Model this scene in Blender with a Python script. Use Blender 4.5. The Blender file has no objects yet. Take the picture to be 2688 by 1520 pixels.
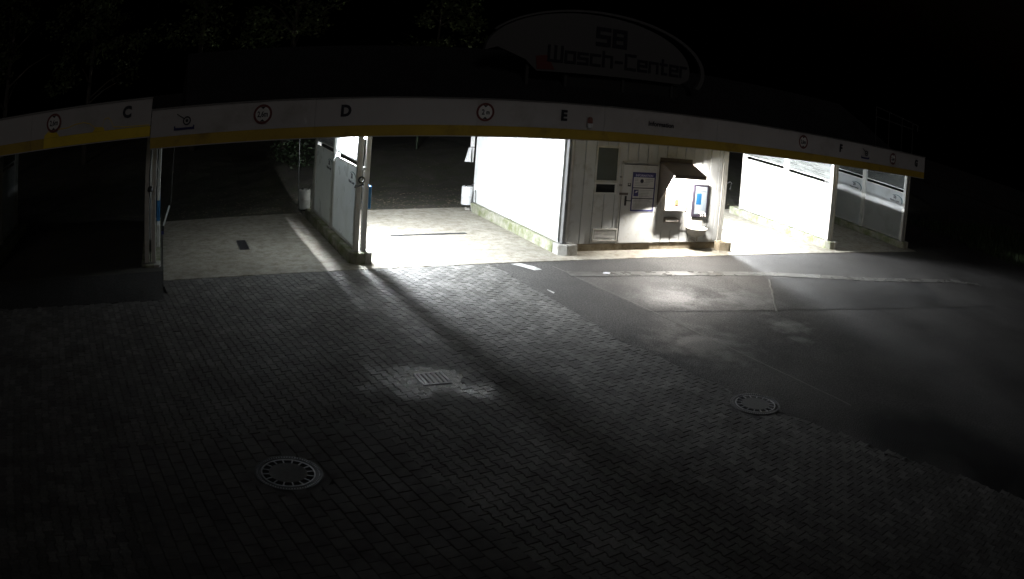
import bpy, bmesh, math, random
from mathutils import Vector, Matrix
random.seed(7)
sc = bpy.context.scene
COL = sc.collection

# ---------------------------------------------------------------- camera
CP = (0.0, -14.8197, 4.2413); YAW, PIT, ROL = 0.45868, -0.27142, 0.07608
KA, KB = 0.59752, 0.11449                      # lens: angle = KA*r + KB*r^3, r = 1 at half the picture's width
cd = bpy.data.cameras.new('camera'); cam = bpy.data.objects.new('camera', cd); COL.objects.link(cam); sc.camera = cam
cd.type = 'PANO'; cd.panorama_type = 'FISHEYE_LENS_POLYNOMIAL'
cd.sensor_fit = 'HORIZONTAL'; cd.sensor_width = 36.0; cd.sensor_height = 36.0 * 579 / 1024
cd.fisheye_polynomial_k0 = 0; cd.fisheye_polynomial_k1 = -KA / 18.0; cd.fisheye_polynomial_k2 = 0
cd.fisheye_polynomial_k3 = -KB / 18.0 ** 3; cd.fisheye_polynomial_k4 = 0; cd.fisheye_fov = math.radians(170)
cd.clip_start = 0.05; cd.clip_end = 500
FW = Vector((math.sin(YAW) * math.cos(PIT), math.cos(YAW) * math.cos(PIT), math.sin(PIT)))
r0 = Vector((math.cos(YAW), -math.sin(YAW), 0)); u0 = r0.cross(FW)
RT = math.cos(ROL) * r0 + math.sin(ROL) * u0; UP = -math.sin(ROL) * r0 + math.cos(ROL) * u0
cam.matrix_world = Matrix(((RT.x, UP.x, -FW.x, CP[0]), (RT.y, UP.y, -FW.y, CP[1]), (RT.z, UP.z, -FW.z, CP[2]), (0, 0, 0, 1)))

# ---------------------------------------------------------------- night sky, moonlight, exposure
w = bpy.data.worlds.new('World'); sc.world = w; w.use_nodes = True
nt = w.node_tree; nt.nodes.clear()
sky = nt.nodes.new('ShaderNodeTexSky'); sky.sky_type = 'NISHITA'; sky.sun_disc = False
sky.sun_elevation = math.radians(-4.0); sky.sun_rotation = math.radians(200)
bg = nt.nodes.new('ShaderNodeBackground'); bg.inputs['Strength'].default_value = 0.05
wo = nt.nodes.new('ShaderNodeOutputWorld')
nt.links.new(sky.outputs[0], bg.inputs[0]); nt.links.new(bg.outputs[0], wo.inputs[0])
sl = bpy.data.lights.new('sun', 'SUN'); so = bpy.data.objects.new('sun', sl); COL.objects.link(so)
sl.energy = 0.068; sl.angle = math.radians(12); sl.color = (1.0, 0.93, 0.88)
so.rotation_euler = (math.radians(64), 0, math.radians(-12)); so.location = (0, -20, 20)
sc.view_settings.view_transform = 'Standard'; sc.view_settings.look = 'None'; sc.view_settings.exposure = 0; sc.view_settings.gamma = 1
sc.render.engine = 'CYCLES'
sc.cycles.use_denoising = True
sc.cycles.max_bounces = 8; sc.cycles.diffuse_bounces = 4; sc.cycles.glossy_bounces = 3; sc.cycles.transparent_max_bounces = 12
sc.cycles.sample_clamp_indirect = 2.0
sc.cycles.caustics_reflective = False; sc.cycles.caustics_refractive = False
LAMP_E, LAMP_F, LAMP_HOOD = 1850.0, 2300.0, 2600.0

# ---------------------------------------------------------------- materials
MATS = {}
def mat(name, col, rough=0.6, metal=0.0, var=0.0, scale=3.0, bump=0.0, bscale=60.0, rvar=0.0, rscale=2.0, spec=0.5,
        dirt=None, dirt_amt=0.0, dscale=1.3, rnd=0.0, coat=0.0, wet=None, wet_rough=.25, speck=0.0, sscale=34.0, blotch=None):
    if name in MATS: return MATS[name]
    m = bpy.data.materials.new(name); m.use_nodes = True; t = m.node_tree; N = t.nodes; L = t.links
    b = N['Principled BSDF']; b.inputs['Metallic'].default_value = metal; b.inputs['Roughness'].default_value = rough
    b.inputs['Specular IOR Level'].default_value = spec; b.inputs['Coat Weight'].default_value = coat
    tc = N.new('ShaderNodeTexCoord'); src = tc.outputs['Object']
    if rnd:
        geo = N.new('ShaderNodeNewGeometry'); src = geo.outputs['Position']
    def noise(s, d=4.0, ro=0.6):
        n = N.new('ShaderNodeTexNoise'); n.inputs['Scale'].default_value = s; n.inputs['Detail'].default_value = d
        n.inputs['Roughness'].default_value = ro; L.new(src, n.inputs['Vector']); return n.outputs['Fac']
    def ramp(f, a, c, lo=0.0, hi=1.0):
        r = N.new('ShaderNodeMapRange'); r.inputs['From Min'].default_value = a; r.inputs['From Max'].default_value = c
        r.inputs['To Min'].default_value = lo; r.inputs['To Max'].default_value = hi; L.new(f, r.inputs['Value']); return r.outputs[0]
    def mixc(f, a, c):
        x = N.new('ShaderNodeMix'); x.data_type = 'RGBA'; L.new(f, x.inputs['Factor'])
        for s, v in ((6, a), (7, c)):
            if isinstance(v, tuple): x.inputs[s].default_value = (*v, 1)
            else: L.new(v, x.inputs[s])
        return x.outputs[2]
    def blobs(pts, nscale, amp):                # noisy distance to the nearest of some (x, y, radius) spots
        gp = N.new('ShaderNodeNewGeometry'); nz = N.new('ShaderNodeTexNoise'); nz.inputs['Scale'].default_value = nscale; nz.inputs['Detail'].default_value = 5
        L.new(gp.outputs['Position'], nz.inputs['Vector']); acc = None
        for wx, wy, wr in pts:
            ds = N.new('ShaderNodeVectorMath'); ds.operation = 'DISTANCE'; ds.inputs[1].default_value = (wx, wy, 0); L.new(gp.outputs['Position'], ds.inputs[0])
            dv = N.new('ShaderNodeMath'); dv.operation = 'DIVIDE'; dv.inputs[1].default_value = wr; L.new(ds.outputs['Value'], dv.inputs[0])
            if acc is None: acc = dv.outputs[0]
            else:
                mn = N.new('ShaderNodeMath'); mn.operation = 'MINIMUM'; L.new(acc, mn.inputs[0]); L.new(dv.outputs[0], mn.inputs[1]); acc = mn.outputs[0]
        nn = N.new('ShaderNodeMath'); nn.operation = 'MULTIPLY_ADD'; nn.inputs[1].default_value = amp; nn.inputs[2].default_value = -amp / 2; L.new(nz.outputs['Fac'], nn.inputs[0])
        sm = N.new('ShaderNodeMath'); sm.operation = 'ADD'; L.new(acc, sm.inputs[0]); L.new(nn.outputs[0], sm.inputs[1]); return sm.outputs[0]
    out = col
    if var:
        out = mixc(ramp(noise(scale), 0.3, 0.7), tuple(c * (1 - var) for c in col), tuple(min(1, c * (1 + var)) for c in col))
    if rnd:
        oi = N.new('ShaderNodeObjectInfo'); at = N.new('ShaderNodeAttribute'); at.attribute_name = 'tone'
        ad = N.new('ShaderNodeMath'); ad.operation = 'MAXIMUM'; L.new(at.outputs['Fac'], ad.inputs[0])
        mu = N.new('ShaderNodeMath'); mu.operation = 'MULTIPLY'; L.new(oi.outputs['Random'], mu.inputs[0]); mu.inputs[1].default_value = 1.0
        L.new(mu.outputs[0], ad.inputs[1])
        hv = N.new('ShaderNodeHueSaturation'); vv = ramp(ad.outputs[0], 0, 1, 1 - rnd, 1 + rnd); L.new(vv, hv.inputs['Value'])
        if isinstance(out, tuple): hv.inputs['Color'].default_value = (*out, 1)
        else: L.new(out, hv.inputs['Color'])
        out = hv.outputs[0]
    if dirt:
        d = ramp(noise(dscale, 8, 0.7), 0.62 - dirt_amt * 0.3, 0.85 - dirt_amt * 0.3)
        out = mixc(d, out, dirt)
    if speck:
        hs = N.new('ShaderNodeHueSaturation'); L.new(ramp(noise(sscale, 2, .7), .3, .7, 1 - speck, 1 + speck), hs.inputs['Value'])
        if isinstance(out, tuple): hs.inputs['Color'].default_value = (*out, 1)
        else: L.new(out, hs.inputs['Color'])
        out = hs.outputs[0]
    if blotch: out = mixc(ramp(blobs(blotch, .9, 1.4), .55, 1.15), (.004, .004, .004), out)  # mixes the colour to near black around the given spots
    if isinstance(out, tuple): b.inputs['Base Color'].default_value = (*out, 1)
    else: L.new(out, b.inputs['Base Color'])
    if rvar:
        L.new(ramp(noise(rscale, 3), 0.35, 0.65, max(0.04, rough - rvar), min(1, rough + rvar)), b.inputs['Roughness'])
    if wet:                                     # damp areas of the yard: smoother surface around given points (x, y, radius)
        fac = ramp(blobs(wet, 3.2, 2.4), .35, 1.3)
        mx = N.new('ShaderNodeMix'); mx.data_type = 'FLOAT'; L.new(fac, mx.inputs['Factor']); mx.inputs[2].default_value = wet_rough
        old = b.inputs['Roughness']
        if old.is_linked: L.new(old.links[0].from_socket, mx.inputs[3])
        else: mx.inputs[3].default_value = rough
        L.new(mx.outputs[0], old)
    if bump:
        bp = N.new('ShaderNodeBump'); bp.inputs['Strength'].default_value = bump; bp.inputs['Distance'].default_value = 0.02
        L.new(noise(bscale, 5), bp.inputs['Height']); L.new(bp.outputs[0], b.inputs['Normal'])
    MATS[name] = m; return m
def emit(name, col, s):
    m = bpy.data.materials.new(name); m.use_nodes = True; N = m.node_tree.nodes; N.clear()
    e = N.new('ShaderNodeEmission'); e.inputs[0].default_value = (*col, 1); e.inputs[1].default_value = s
    o = N.new('ShaderNodeOutputMaterial'); m.node_tree.links.new(e.outputs[0], o.inputs[0]); return m
def acrylic(name, tint, gloss=0.08, haze=0.12):
    m = bpy.data.materials.new(name); m.use_nodes = True; N = m.node_tree.nodes; L = m.node_tree.links; N.clear()
    tr = N.new('ShaderNodeBsdfTransparent'); tr.inputs[0].default_value = (*tint, 1)
    gl = N.new('ShaderNodeBsdfGlossy'); gl.inputs['Roughness'].default_value = 0.15; gl.inputs['Color'].default_value = (.8, .8, .8, 1)
    df0 = N.new('ShaderNodeBsdfDiffuse'); df0.inputs[0].default_value = (.35, .36, .34, 1); tl = N.new('ShaderNodeBsdfTranslucent'); tl.inputs[0].default_value = (.45, .46, .46, 1)
    df = N.new('ShaderNodeAddShader'); L.new(df0.outputs[0], df.inputs[0]); L.new(tl.outputs[0], df.inputs[1])
    tc = N.new('ShaderNodeTexCoord'); mp = N.new('ShaderNodeMapping'); mp.inputs['Scale'].default_value = (1, .6, 9)
    ns = N.new('ShaderNodeTexNoise'); ns.inputs['Scale'].default_value = 2.5; ns.inputs['Detail'].default_value = 5
    L.new(tc.outputs['Object'], mp.inputs[0]); L.new(mp.outputs[0], ns.inputs[0])
    mr = N.new('ShaderNodeMapRange'); mr.inputs['From Min'].default_value = .35; mr.inputs['From Max'].default_value = .75
    mr.inputs['To Min'].default_value = haze * .7; mr.inputs['To Max'].default_value = haze * 1.4; L.new(ns.outputs['Fac'], mr.inputs[0])
    a = N.new('ShaderNodeMixShader'); L.new(mr.outputs[0], a.inputs[0]); L.new(tr.outputs[0], a.inputs[1]); L.new(df.outputs[0], a.inputs[2])
    c = N.new('ShaderNodeMixShader'); c.inputs[0].default_value = gloss; L.new(a.outputs[0], c.inputs[1]); L.new(gl.outputs[0], c.inputs[2])
    o = N.new('ShaderNodeOutputMaterial'); L.new(c.outputs[0], o.inputs[0]); return m

M_WHITE = mat('white paint', (.74, .74, .72), .42, var=.06, scale=1.7, dirt=(.42, .41, .36), dirt_amt=.35, dscale=2.2, bump=.02, bscale=15)
M_PANEL = mat('white panel', (.70, .71, .71), .35, var=.05, scale=1.2, dirt=(.5, .5, .46), dirt_amt=.4, dscale=1.6, rvar=.1)
def thin(m, amt):                                # thin plastic sheet that lets a little light through
    N = m.node_tree.nodes; L = m.node_tree.links; o = N['Material Output']; b = N['Principled BSDF']
    t_ = N.new('ShaderNodeBsdfTranslucent'); t_.inputs[0].default_value = (.75, .78, .78, 1); x = N.new('ShaderNodeMixShader'); x.inputs[0].default_value = amt
    L.new(b.outputs[0], x.inputs[1]); L.new(t_.outputs[0], x.inputs[2]); L.new(x.outputs[0], o.inputs['Surface'])
thin(M_PANEL, .38)
M_POST = mat('cream post paint', (.60, .59, .55), .45, var=.08, scale=4, dirt=(.35, .33, .27), dirt_amt=.3, dscale=3)
M_SHEET = mat('side wall sheet', (.78, .79, .78), .4, var=.04, scale=1.5, dirt=(.6, .6, .56), dirt_amt=.3, dscale=2)
M_SIDING = mat('cream siding', (.66, .675, .67), .5, var=.06, scale=1.3, dirt=(.40, .39, .35), dirt_amt=.3, dscale=2.4, bump=.03, bscale=25)
M_DOOR = mat('door paint', (.68, .685, .665), .45, var=.05, scale=1.5, dirt=(.45, .42, .34), dirt_amt=.35, dscale=3)
M_FASCIA = mat('fascia white', (.52, .505, .50), .45, var=.05, scale=.8, dirt=(.38, .36, .33), dirt_amt=.3, dscale=1.1)
M_YELLOW = mat('fascia yellow', (.52, .36, .05), .45, var=.08, scale=1.0, dirt=(.25, .17, .04), dirt_amt=.3, dscale=1.4)
M_LIGHTPAINT = mat('yellow painted light', (.85, .62, .05), .35, var=.1, scale=2)  # brighter yellow that carries the painted light on the bay C fascia
M_CONC = mat('bay concrete', (.33, .31, .265), .62, var=.16, scale=1.4, dirt=(.17, .15, .11), dirt_amt=.6, dscale=4.5, bump=.25, bscale=38, rvar=.15, rscale=.8, speck=.18, sscale=26)
M_KERB = mat('mossy kerb concrete', (.34, .33, .28), .85, var=.2, scale=4, dirt=(.15, .17, .075), dirt_amt=.75, dscale=3.5, bump=.35, bscale=45)
M_KERBEND = mat('kerb end concrete', (.42, .41, .38), .85, var=.15, scale=6, dirt=(.2, .19, .15), dirt_amt=.5, dscale=6, bump=.3, bscale=60)
M_PLINTH = mat('plinth concrete', (.40, .34, .25), .85, var=.15, scale=3, dirt=(.2, .16, .1), dirt_amt=.6, dscale=4, bump=.25, bscale=50)
WET = [(11.3, -2.8, .75), (9.7, -2.3, .75), (8.5, -4.85, .9), (11.0, -4.5, .5), (10.6, -5.2, .25)]
M_ASPH = mat('asphalt', (.058, .055, .052), .72, var=.22, scale=.5, dirt=(.036, .034, .032), dirt_amt=.6, dscale=.8, bump=1.0, bscale=48, rvar=.12, rscale=.35, wet=WET, wet_rough=.42, speck=.75, sscale=24, blotch=[(9.2, -9.3, 1.0), (9.7, -9.9, 1.1), (10.0, -11.0, 1.2), (10.3, -12.2, 1.2)])
M_ASPH2 = mat('patched asphalt', (.078, .073, .068), .68, var=.2, scale=.7, dirt=(.045, .04, .036), dirt_amt=.6, dscale=.9, bump=1.0, bscale=48, rvar=.12, rscale=.5, wet=WET, wet_rough=.42, speck=.7, sscale=24)
M_ASPH3 = mat('dark asphalt', (.036, .035, .034), .7, var=.2, scale=.6, bump=1.0, bscale=48, rvar=.12, rscale=.5, wet=WET, wet_rough=.42, speck=.75, sscale=24)
M_SEAM = mat('seam mortar', (.12, .115, .105), .6, var=.2, scale=8, bump=.3, bscale=70)
M_PAVER = mat('concrete paver', (.125, .122, .115), .74, var=.2, scale=1.1, dirt=(.07, .068, .06), dirt_amt=.5, dscale=1.8, bump=.4, bscale=120, rvar=.1, rscale=.45, rnd=.42, speck=.3, sscale=34, wet=[(3.5, -5.0, .62), (4.2, -5.5, .3)], wet_rough=.26)
M_SLAB = mat('concrete slab', (.125, .122, .117), .85, var=.15, scale=2, dirt=(.05, .048, .045), dirt_amt=.45, dscale=2.5, bump=.25, bscale=110, rvar=.1, rnd=.2)
M_SAND = mat('joint sand', (.03, .028, .025), .95, var=.2, scale=30)
M_EARTH = mat('rear earth', (.045, .04, .033), .9, var=.35, scale=1.2, dirt=(.03, .035, .015), dirt_amt=.7, dscale=2, bump=.8, bscale=12)
M_IRON = mat('cast iron', (.10, .10, .105), .45, metal=.6, var=.2, scale=12, bump=.3, bscale=90)
M_IRON2 = mat('worn iron', (.34, .34, .36), .34, metal=.7, var=.15, scale=20, bump=.2, bscale=150)
M_MHC = mat('manhole concrete', (.13, .128, .125), .7, var=.15, scale=30, bump=.5, bscale=160)
M_PIT = mat('dark pit', (.012, .012, .013), .8)
M_BLACK = mat('black rubber', (.018, .018, .018), .5)
M_BLACKP = mat('black print', (.02, .02, .03), .5)
M_NAVY = mat('navy print', (.035, .035, .14), .4)
M_RED = mat('red print', (.17, .045, .042), .45)
M_GREY = mat('grey metal', (.30, .30, .30), .35, metal=.6, var=.1, scale=8)
M_STEEL = mat('brushed steel', (.42, .38, .34), .38, metal=.75, var=.1, scale=10)
M_HOOD = mat('brown hood paint', (.12, .10, .085), .45, var=.1, scale=5)
M_BLUE = mat('blue box', (.03, .16, .36), .4, var=.1, scale=3)
M_DARKM = mat('dark grey metal', (.06, .06, .06), .6)
M_ROOF = mat('dark roof', (.03, .03, .032), .8, var=.2, scale=1)
M_CEIL = mat('soffit', (.5, .5, .48), .6)
M_PORC = mat('porcelain', (.75, .73, .68), .2, dirt=(.45, .4, .32), dirt_amt=.3, dscale=5)
M_PVC = mat('white plastic', (.68, .69, .70), .4, var=.05, scale=5, dirt=(.4, .4, .36), dirt_amt=.35, dscale=7)
M_WET = mat('puddle water', (.04, .04, .042), .12, spec=.6, bump=.9, bscale=13, rvar=.06, rscale=6)
M_PAPER = mat('paper', (.8, .8, .85), .6)
M_LINE = mat('white road paint', (.62, .62, .60), .6, var=.2, scale=9, dirt=(.2, .2, .19), dirt_amt=.6, dscale=6)
M_PIC1 = mat('screen pale', (.45, .6, .72), .3)
M_PIC2 = mat('screen blue', (.01, .065, .15), .3)
M_FRAME = mat('dark violet frame', (.022, .018, .028), .4)
M_WINP = mat('dark window pane', (.10, .115, .11), .2, var=.1, scale=2)
M_SWOOSH = mat('swoosh print', (.04, .12, .14), .4)
M_BARK = mat('bark', (.045, .038, .03), .9, var=.3, scale=8, bump=.6, bscale=20)
M_LEAF = mat('leaf', (.055, .075, .022), .55, var=.35, scale=1.5, rnd=.01)
M_SHRUB = mat('shrub leaf', (.018, .035, .012), .55, var=.3, scale=3)
M_GRASS = mat('grass', (.035, .06, .018), .6, var=.35, scale=2)
M_LITTER = mat('leaf litter', (.16, .13, .085), .8, var=.5, scale=3)
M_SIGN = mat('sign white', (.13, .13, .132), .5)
M_GLASS = acrylic('acrylic pane', (.68, .70, .70), .06, .16)
M_GLASSD = acrylic('dirty acrylic pane', (.24, .245, .245), .04, .22)
M_GLASSF = acrylic('milky acrylic pane', (.95, .97, .98), .05, .32)
M_HAZE = acrylic('frosted acrylic', (.05, .05, .05), .05, .3)
M_LAMPE = emit('cool tube', (.90, .95, 1.0), LAMP_E)
M_LAMPF = emit('cool tube F', (.92, .96, 1.0), LAMP_F)
M_LAMPH = emit('warm tube', (1.0, .955, .89), LAMP_HOOD)

# ---------------------------------------------------------------- mesh helpers
class MB:
    def __init__(s): s.v = []; s.f = []
    def box(s, x0, x1, y0, y1, z0, z1):
        b = len(s.v)
        s.v += [(x0, y0, z0), (x1, y0, z0), (x1, y1, z0), (x0, y1, z0), (x0, y0, z1), (x1, y0, z1), (x1, y1, z1), (x0, y1, z1)]
        s.f += [tuple(b + i for i in q) for q in ((0, 3, 2, 1), (4, 5, 6, 7), (0, 1, 5, 4), (1, 2, 6, 5), (2, 3, 7, 6), (3, 0, 4, 7))]; return s
    def poly(s, pts):
        b = len(s.v); s.v += list(pts); s.f.append(tuple(range(b, b + len(pts)))); return s
    def prism(s, pts, d):                       # closed polygon swept by vector d
        b = len(s.v); n = len(pts); d = Vector(d)
        s.v += [tuple(p) for p in pts] + [tuple(Vector(p) + d) for p in pts]
        s.f.append(tuple(range(b + n - 1, b - 1, -1))); s.f.append(tuple(range(b + n, b + 2 * n)))
        for i in range(n):
            j = (i + 1) % n; s.f.append((b + i, b + j, b + n + j, b + n + i))
        return s
    def tube(s, pts, r, n=8, r1=None):
        pts = [Vector(p) for p in pts]; b = len(s.v); m = len(pts)
        for i, p in enumerate(pts):
            t = (pts[min(i + 1, m - 1)] - pts[max(i - 1, 0)]).normalized()
            a = t.cross(Vector((0, 0, 1)) if abs(t.z) < .9 else Vector((1, 0, 0))).normalized(); c = t.cross(a)
            rr = r if r1 is None else r + (r1 - r) * i / (m - 1)
            for k in range(n):
                g = 2 * math.pi * k / n; s.v.append(tuple(p + (a * math.cos(g) + c * math.sin(g)) * rr))
        for i in range(m - 1):
            for k in range(n):
                q = (k + 1) % n; s.f.append((b + i * n + k, b + i * n + q, b + (i + 1) * n + q, b + (i + 1) * n + k))
        s.f.append(tuple(b + k for k in range(n))); s.f.append(tuple(b + (m - 1) * n + k for k in range(n - 1, -1, -1))); return s
    def lathe(s, c, prof, n=32, ax='z', cap=True):          # prof: (radius, height)
        b = len(s.v)
        for r, h in prof:
            for k in range(n):
                g = 2 * math.pi * k / n; x, y = r * math.cos(g), r * math.sin(g)
                s.v.append((c[0] + x, c[1] + y, c[2] + h) if ax == 'z' else (c[0] + x, c[1] + h, c[2] + y))
        for i in range(len(prof) - 1):
            for k in range(n):
                q = (k + 1) % n; s.f.append((b + i * n + k, b + i * n + q, b + (i + 1) * n + q, b + (i + 1) * n + k))
        if cap:
            s.f.append(tuple(b + k for k in range(n - 1, -1, -1))); e = b + (len(prof) - 1) * n; s.f.append(tuple(e + k for k in range(n)))
        return s
    def mesh(s, name, material, off=(0, 0, 0), bevel=0.0, smooth=False):
        me = bpy.data.meshes.new(name); me.from_pydata([(x - off[0], y - off[1], z - off[2]) for x, y, z in s.v], [], s.f)
        bm = bmesh.new(); bm.from_mesh(me); bmesh.ops.recalc_face_normals(bm, faces=bm.faces)
        if bevel: bmesh.ops.bevel(bm, geom=list(bm.edges), offset=bevel, segments=1, affect='EDGES', clamp_overlap=True)
        if smooth:
            for f in bm.faces: f.smooth = True
            for e in bm.edges:
                if len(e.link_faces) == 2 and e.calc_face_angle(0) > .6: e.smooth = False
        bm.to_mesh(me); bm.free(); me.materials.append(material); return me
OFF = {}
def thing(name, label, cat, loc=(0, 0, 0), group=None):
    o = bpy.data.objects.new(name, None); COL.objects.link(o); o.location = loc; OFF[o.name] = loc; o.empty_display_size = .2
    tag(o, label, cat, group); return o
def tag(o, label, cat, group=None, kind=None):
    o['label'] = label; o['category'] = cat
    if group: o['group'] = group
    if kind: o['kind'] = kind
    return o
def part(name, mb, material, parent, bevel=0.0, smooth=False, label=None):
    off = OFF[parent.name]; o = bpy.data.objects.new(name, mb.mesh(name, material, off, bevel, smooth)); COL.objects.link(o); o.parent = parent
    OFF[o.name] = off
    if label: o['label'] = label
    return o
def solo(name, mb, material, label, cat, loc=(0, 0, 0), bevel=0.0, smooth=False, group=None):
    o = bpy.data.objects.new(name, mb.mesh(name, material, loc, bevel, smooth)); COL.objects.link(o); o.location = loc; OFF[o.name] = loc
    return tag(o, label, cat, group)
def struct(name, mb, material, label=None, bevel=0.0):
    o = bpy.data.objects.new(name, mb.mesh(name, material, (0, 0, 0), bevel)); COL.objects.link(o); OFF[o.name] = (0, 0, 0)
    o['kind'] = 'structure'; o['category'] = name.replace('_', ' ')
    if label: o['label'] = label
    return o
def B(*a): return MB().box(*a)
def text_mb(body, size, pos, plane='y', bold=0.0, depth=0.004, sx=1.0, align='CENTER', face=-1):
    """Flat lettering as a thin solid. plane 'y': reads along +x, faces -y. plane 'x': on a wall facing -x, reads along -y."""
    c = bpy.data.curves.new('t', 'FONT'); c.body = body; c.size = size; c.align_x = align; c.align_y = 'CENTER'; c.offset = bold; c.resolution_u = 3
    c.extrude = depth / 2
    o = bpy.data.objects.new('t', c); COL.objects.link(o); dg = bpy.context.evaluated_depsgraph_get()
    me = bpy.data.meshes.new_from_object(o.evaluated_get(dg)); mb = MB()
    for v in me.vertices:
        x, y, z = v.co.x * sx, v.co.y, v.co.z
        mb.v.append((pos[0] + x, pos[1] - z, pos[2] + y) if plane == 'y' else (pos[0] - z, pos[1] - x, pos[2] + y))
    mb.f = [tuple(p.vertices) for p in me.polygons]
    bpy.data.objects.remove(o); bpy.data.meshes.remove(me); bpy.data.curves.remove(c); return mb
def project(p):
    d = Vector(p) - Vector(CP); z, x, y = d.dot(FW), d.dot(RT), d.dot(UP); th = math.atan2(math.hypot(x, y), z); r = th / KA
    for _ in range(12): r -= (KA * r + KB * r ** 3 - th) / (KA + 3 * KB * r * r)
    a = math.atan2(y, x); return r * math.cos(a), r * math.sin(a), d.length

# ================================================================ SETTING
YR = .15                                        # yard paving turned a little against the building
FRONT = .70                                     # front edge of the bay floors
struct('ground', MB().poly([(-90, -60, -.05), (120, -60, -.05), (120, 120, -.05), (-90, 120, -.05)]), M_SAND)
def edge_x(y):                                  # where the pavers end and the asphalt begins
    pts = [(.7, 7.2), (-.15, 7.24), (-2.58, 7.33), (-4.1, 7.32), (-5.71, 7.6), (-6.7, 7.71), (-9.04, 8.36), (-10.69, 8.94), (-16, 10.6)]
    for (a, xa), (b, xb) in zip(pts, pts[1:]):
        if y >= b: return xa + (xb - xa) * (a - y) / (a - b)
    return pts[-1][1]
# asphalt yard: one sheet with the pavers' edge on the left
mb = MB(); ys = [.695, .2, -.5, -1.5, -2.58, -4.1, -5.71, -6.7, -8, -9.04, -10.69, -13, -16, -22]
for a, b in zip(ys, ys[1:]):
    mb.poly([(edge_x(a) - .3, a, 0), (edge_x(b) - .3, b, 0), (60, b, 0), (60, a, 0)])
mb.poly([(60, -22, 0), (60, 40, 0), (110, 40, 0), (110, -22, 0)])
mb.poly([(23.6, .695, 0), (60, .695, 0), (60, 8, 0), (23.6, 8, 0)])
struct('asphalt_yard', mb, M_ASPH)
struct('asphalt_left', MB().poly([(-60, -22, -.02), (-6.2, -22, -.02), (-6.2, 9, -.02), (-60, 9, -.02)]), M_ASPH3)
def wob(p0, p1, n=14, a=.03):
    return [(p0[0] + (p1[0] - p0[0]) * i / n + random.uniform(-a, a), p0[1] + (p1[1] - p0[1]) * i / n + random.uniform(-a, a)) for i in range(n + 1)]
def sheet(name, pts, z, m): return struct(name, MB().poly([(x, y, z) for x, y in pts]), m)
seamH = wob((8.6, -2.93), (20.1, -5.36), 20, .03)
chan = [(8.4, -.33), (9.0, -.45), (11.3, -.72), (13.62, -1.1), (15.3, -1.6), (17.0, -2.1), (19.0, -2.5), (21.1, -2.88), (22.2, -3.5)]
sheet('asphalt_patch', [(x, y - .12) for x, y in chan[:4]] + [(13.17, -1.56)] + wob((13.1, -1.6), (11.41, -3.6), 8, .02) + [p for p in reversed(seamH) if p[0] < 11.4] + wob((8.6, -2.9), (8.4, -.5), 8, .02), .004, M_ASPH2)
sheet('asphalt_patch', [(13.3, -1.35)] + [(x, y - .14) for x, y in chan[4:7]] + [(18.6, -3.6)] + [p for p in reversed(seamH) if p[0] > 11.6 and p[0] < 17.5] + wob((11.6, -3.6), (13.2, -1.55), 8, .02), .003, M_ASPH3)
def strip(pts, wd, z, z2=None):
    m = MB(); n = len(pts); ring = []
    for i, (x, y) in enumerate(pts):
        a = pts[max(0, i - 1)]; c = pts[min(n - 1, i + 1)]; dx, dy = c[0] - a[0], c[1] - a[1]; l = math.hypot(dx, dy) or 1
        nx, ny = -dy / l, dx / l; ring.append(((x + nx * wd / 2, y + ny * wd / 2), (x, y), (x - nx * wd / 2, y - ny * wd / 2)))
    zc = z if z2 is None else z2
    for (a, b, c), (d, e, f) in zip(ring, ring[1:]):
        m.poly([(*a, z), (*d, z), (*e, zc), (*b, zc)]); m.poly([(*b, zc), (*e, zc), (*f, z), (*c, z)])
    return m
struct('seam_strip', strip(wob((8.37, .3), (9.19, -8.0), 24, .012), .032, .006, .010), M_SEAM)
struct('seam_strip', strip(seamH, .05, .007, .009), M_ASPH3)
struct('seam_strip', strip(wob((13.17, -1.5), (11.41, -3.66), 12, .02), .055, .007, .011), M_SEAM)
struct('drain_channel', strip(chan, .34, .013, .008), mat('channel concrete', (.17, .165, .155), .3, var=.25, scale=3, dirt=(.07, .065, .06), dirt_amt=.6, dscale=2.4, bump=.2, bscale=60, rvar=.15, rscale=1.5))
mb = MB(); yy = [.68 - .16 * k for k in range(56)]; lx = [edge_x(y) - .05 - .05 * random.random() - .05 * math.sin(y * 1.9) ** 2 for y in yy]
for a, b, p, q in zip(yy, yy[1:], lx, lx[1:]): mb.poly([(p, a, .0125), (q, b, .0125), (edge_x(b) + .1, b, .0125), (edge_x(a) + .1, a, .0125)])
struct('asphalt_edge', mb, M_ASPH)
# bay floors
def floor(x0, x1, z=0.015, y1=6.75): return struct('bay_floor', B(x0, x1, FRONT, y1, -.1, z), M_CONC, bevel=.008)
floor(-.02, 4.40); floor(4.41, 9.2); floor(9.21, 13.9); floor(13.91, 18.45); floor(18.46, 23.5)
struct('bay_floor', B(-6.2, -.03, FRONT, 6.75, -.1, .2), mat('shade-darkened concrete', (.06, .058, .05), .6, var=.25, scale=1.2, bump=.3, bscale=40), bevel=.01)  # bay C: the unlit bay's shade is put into this floor colour
struct('ramp', MB().prism([(-6.2, -.62, -.06), (-6.2, -.62, .008), (-6.2, .69, .196), (-6.2, .69, -.06)], (6.17, 0, 0)), M_ASPH3)
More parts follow.
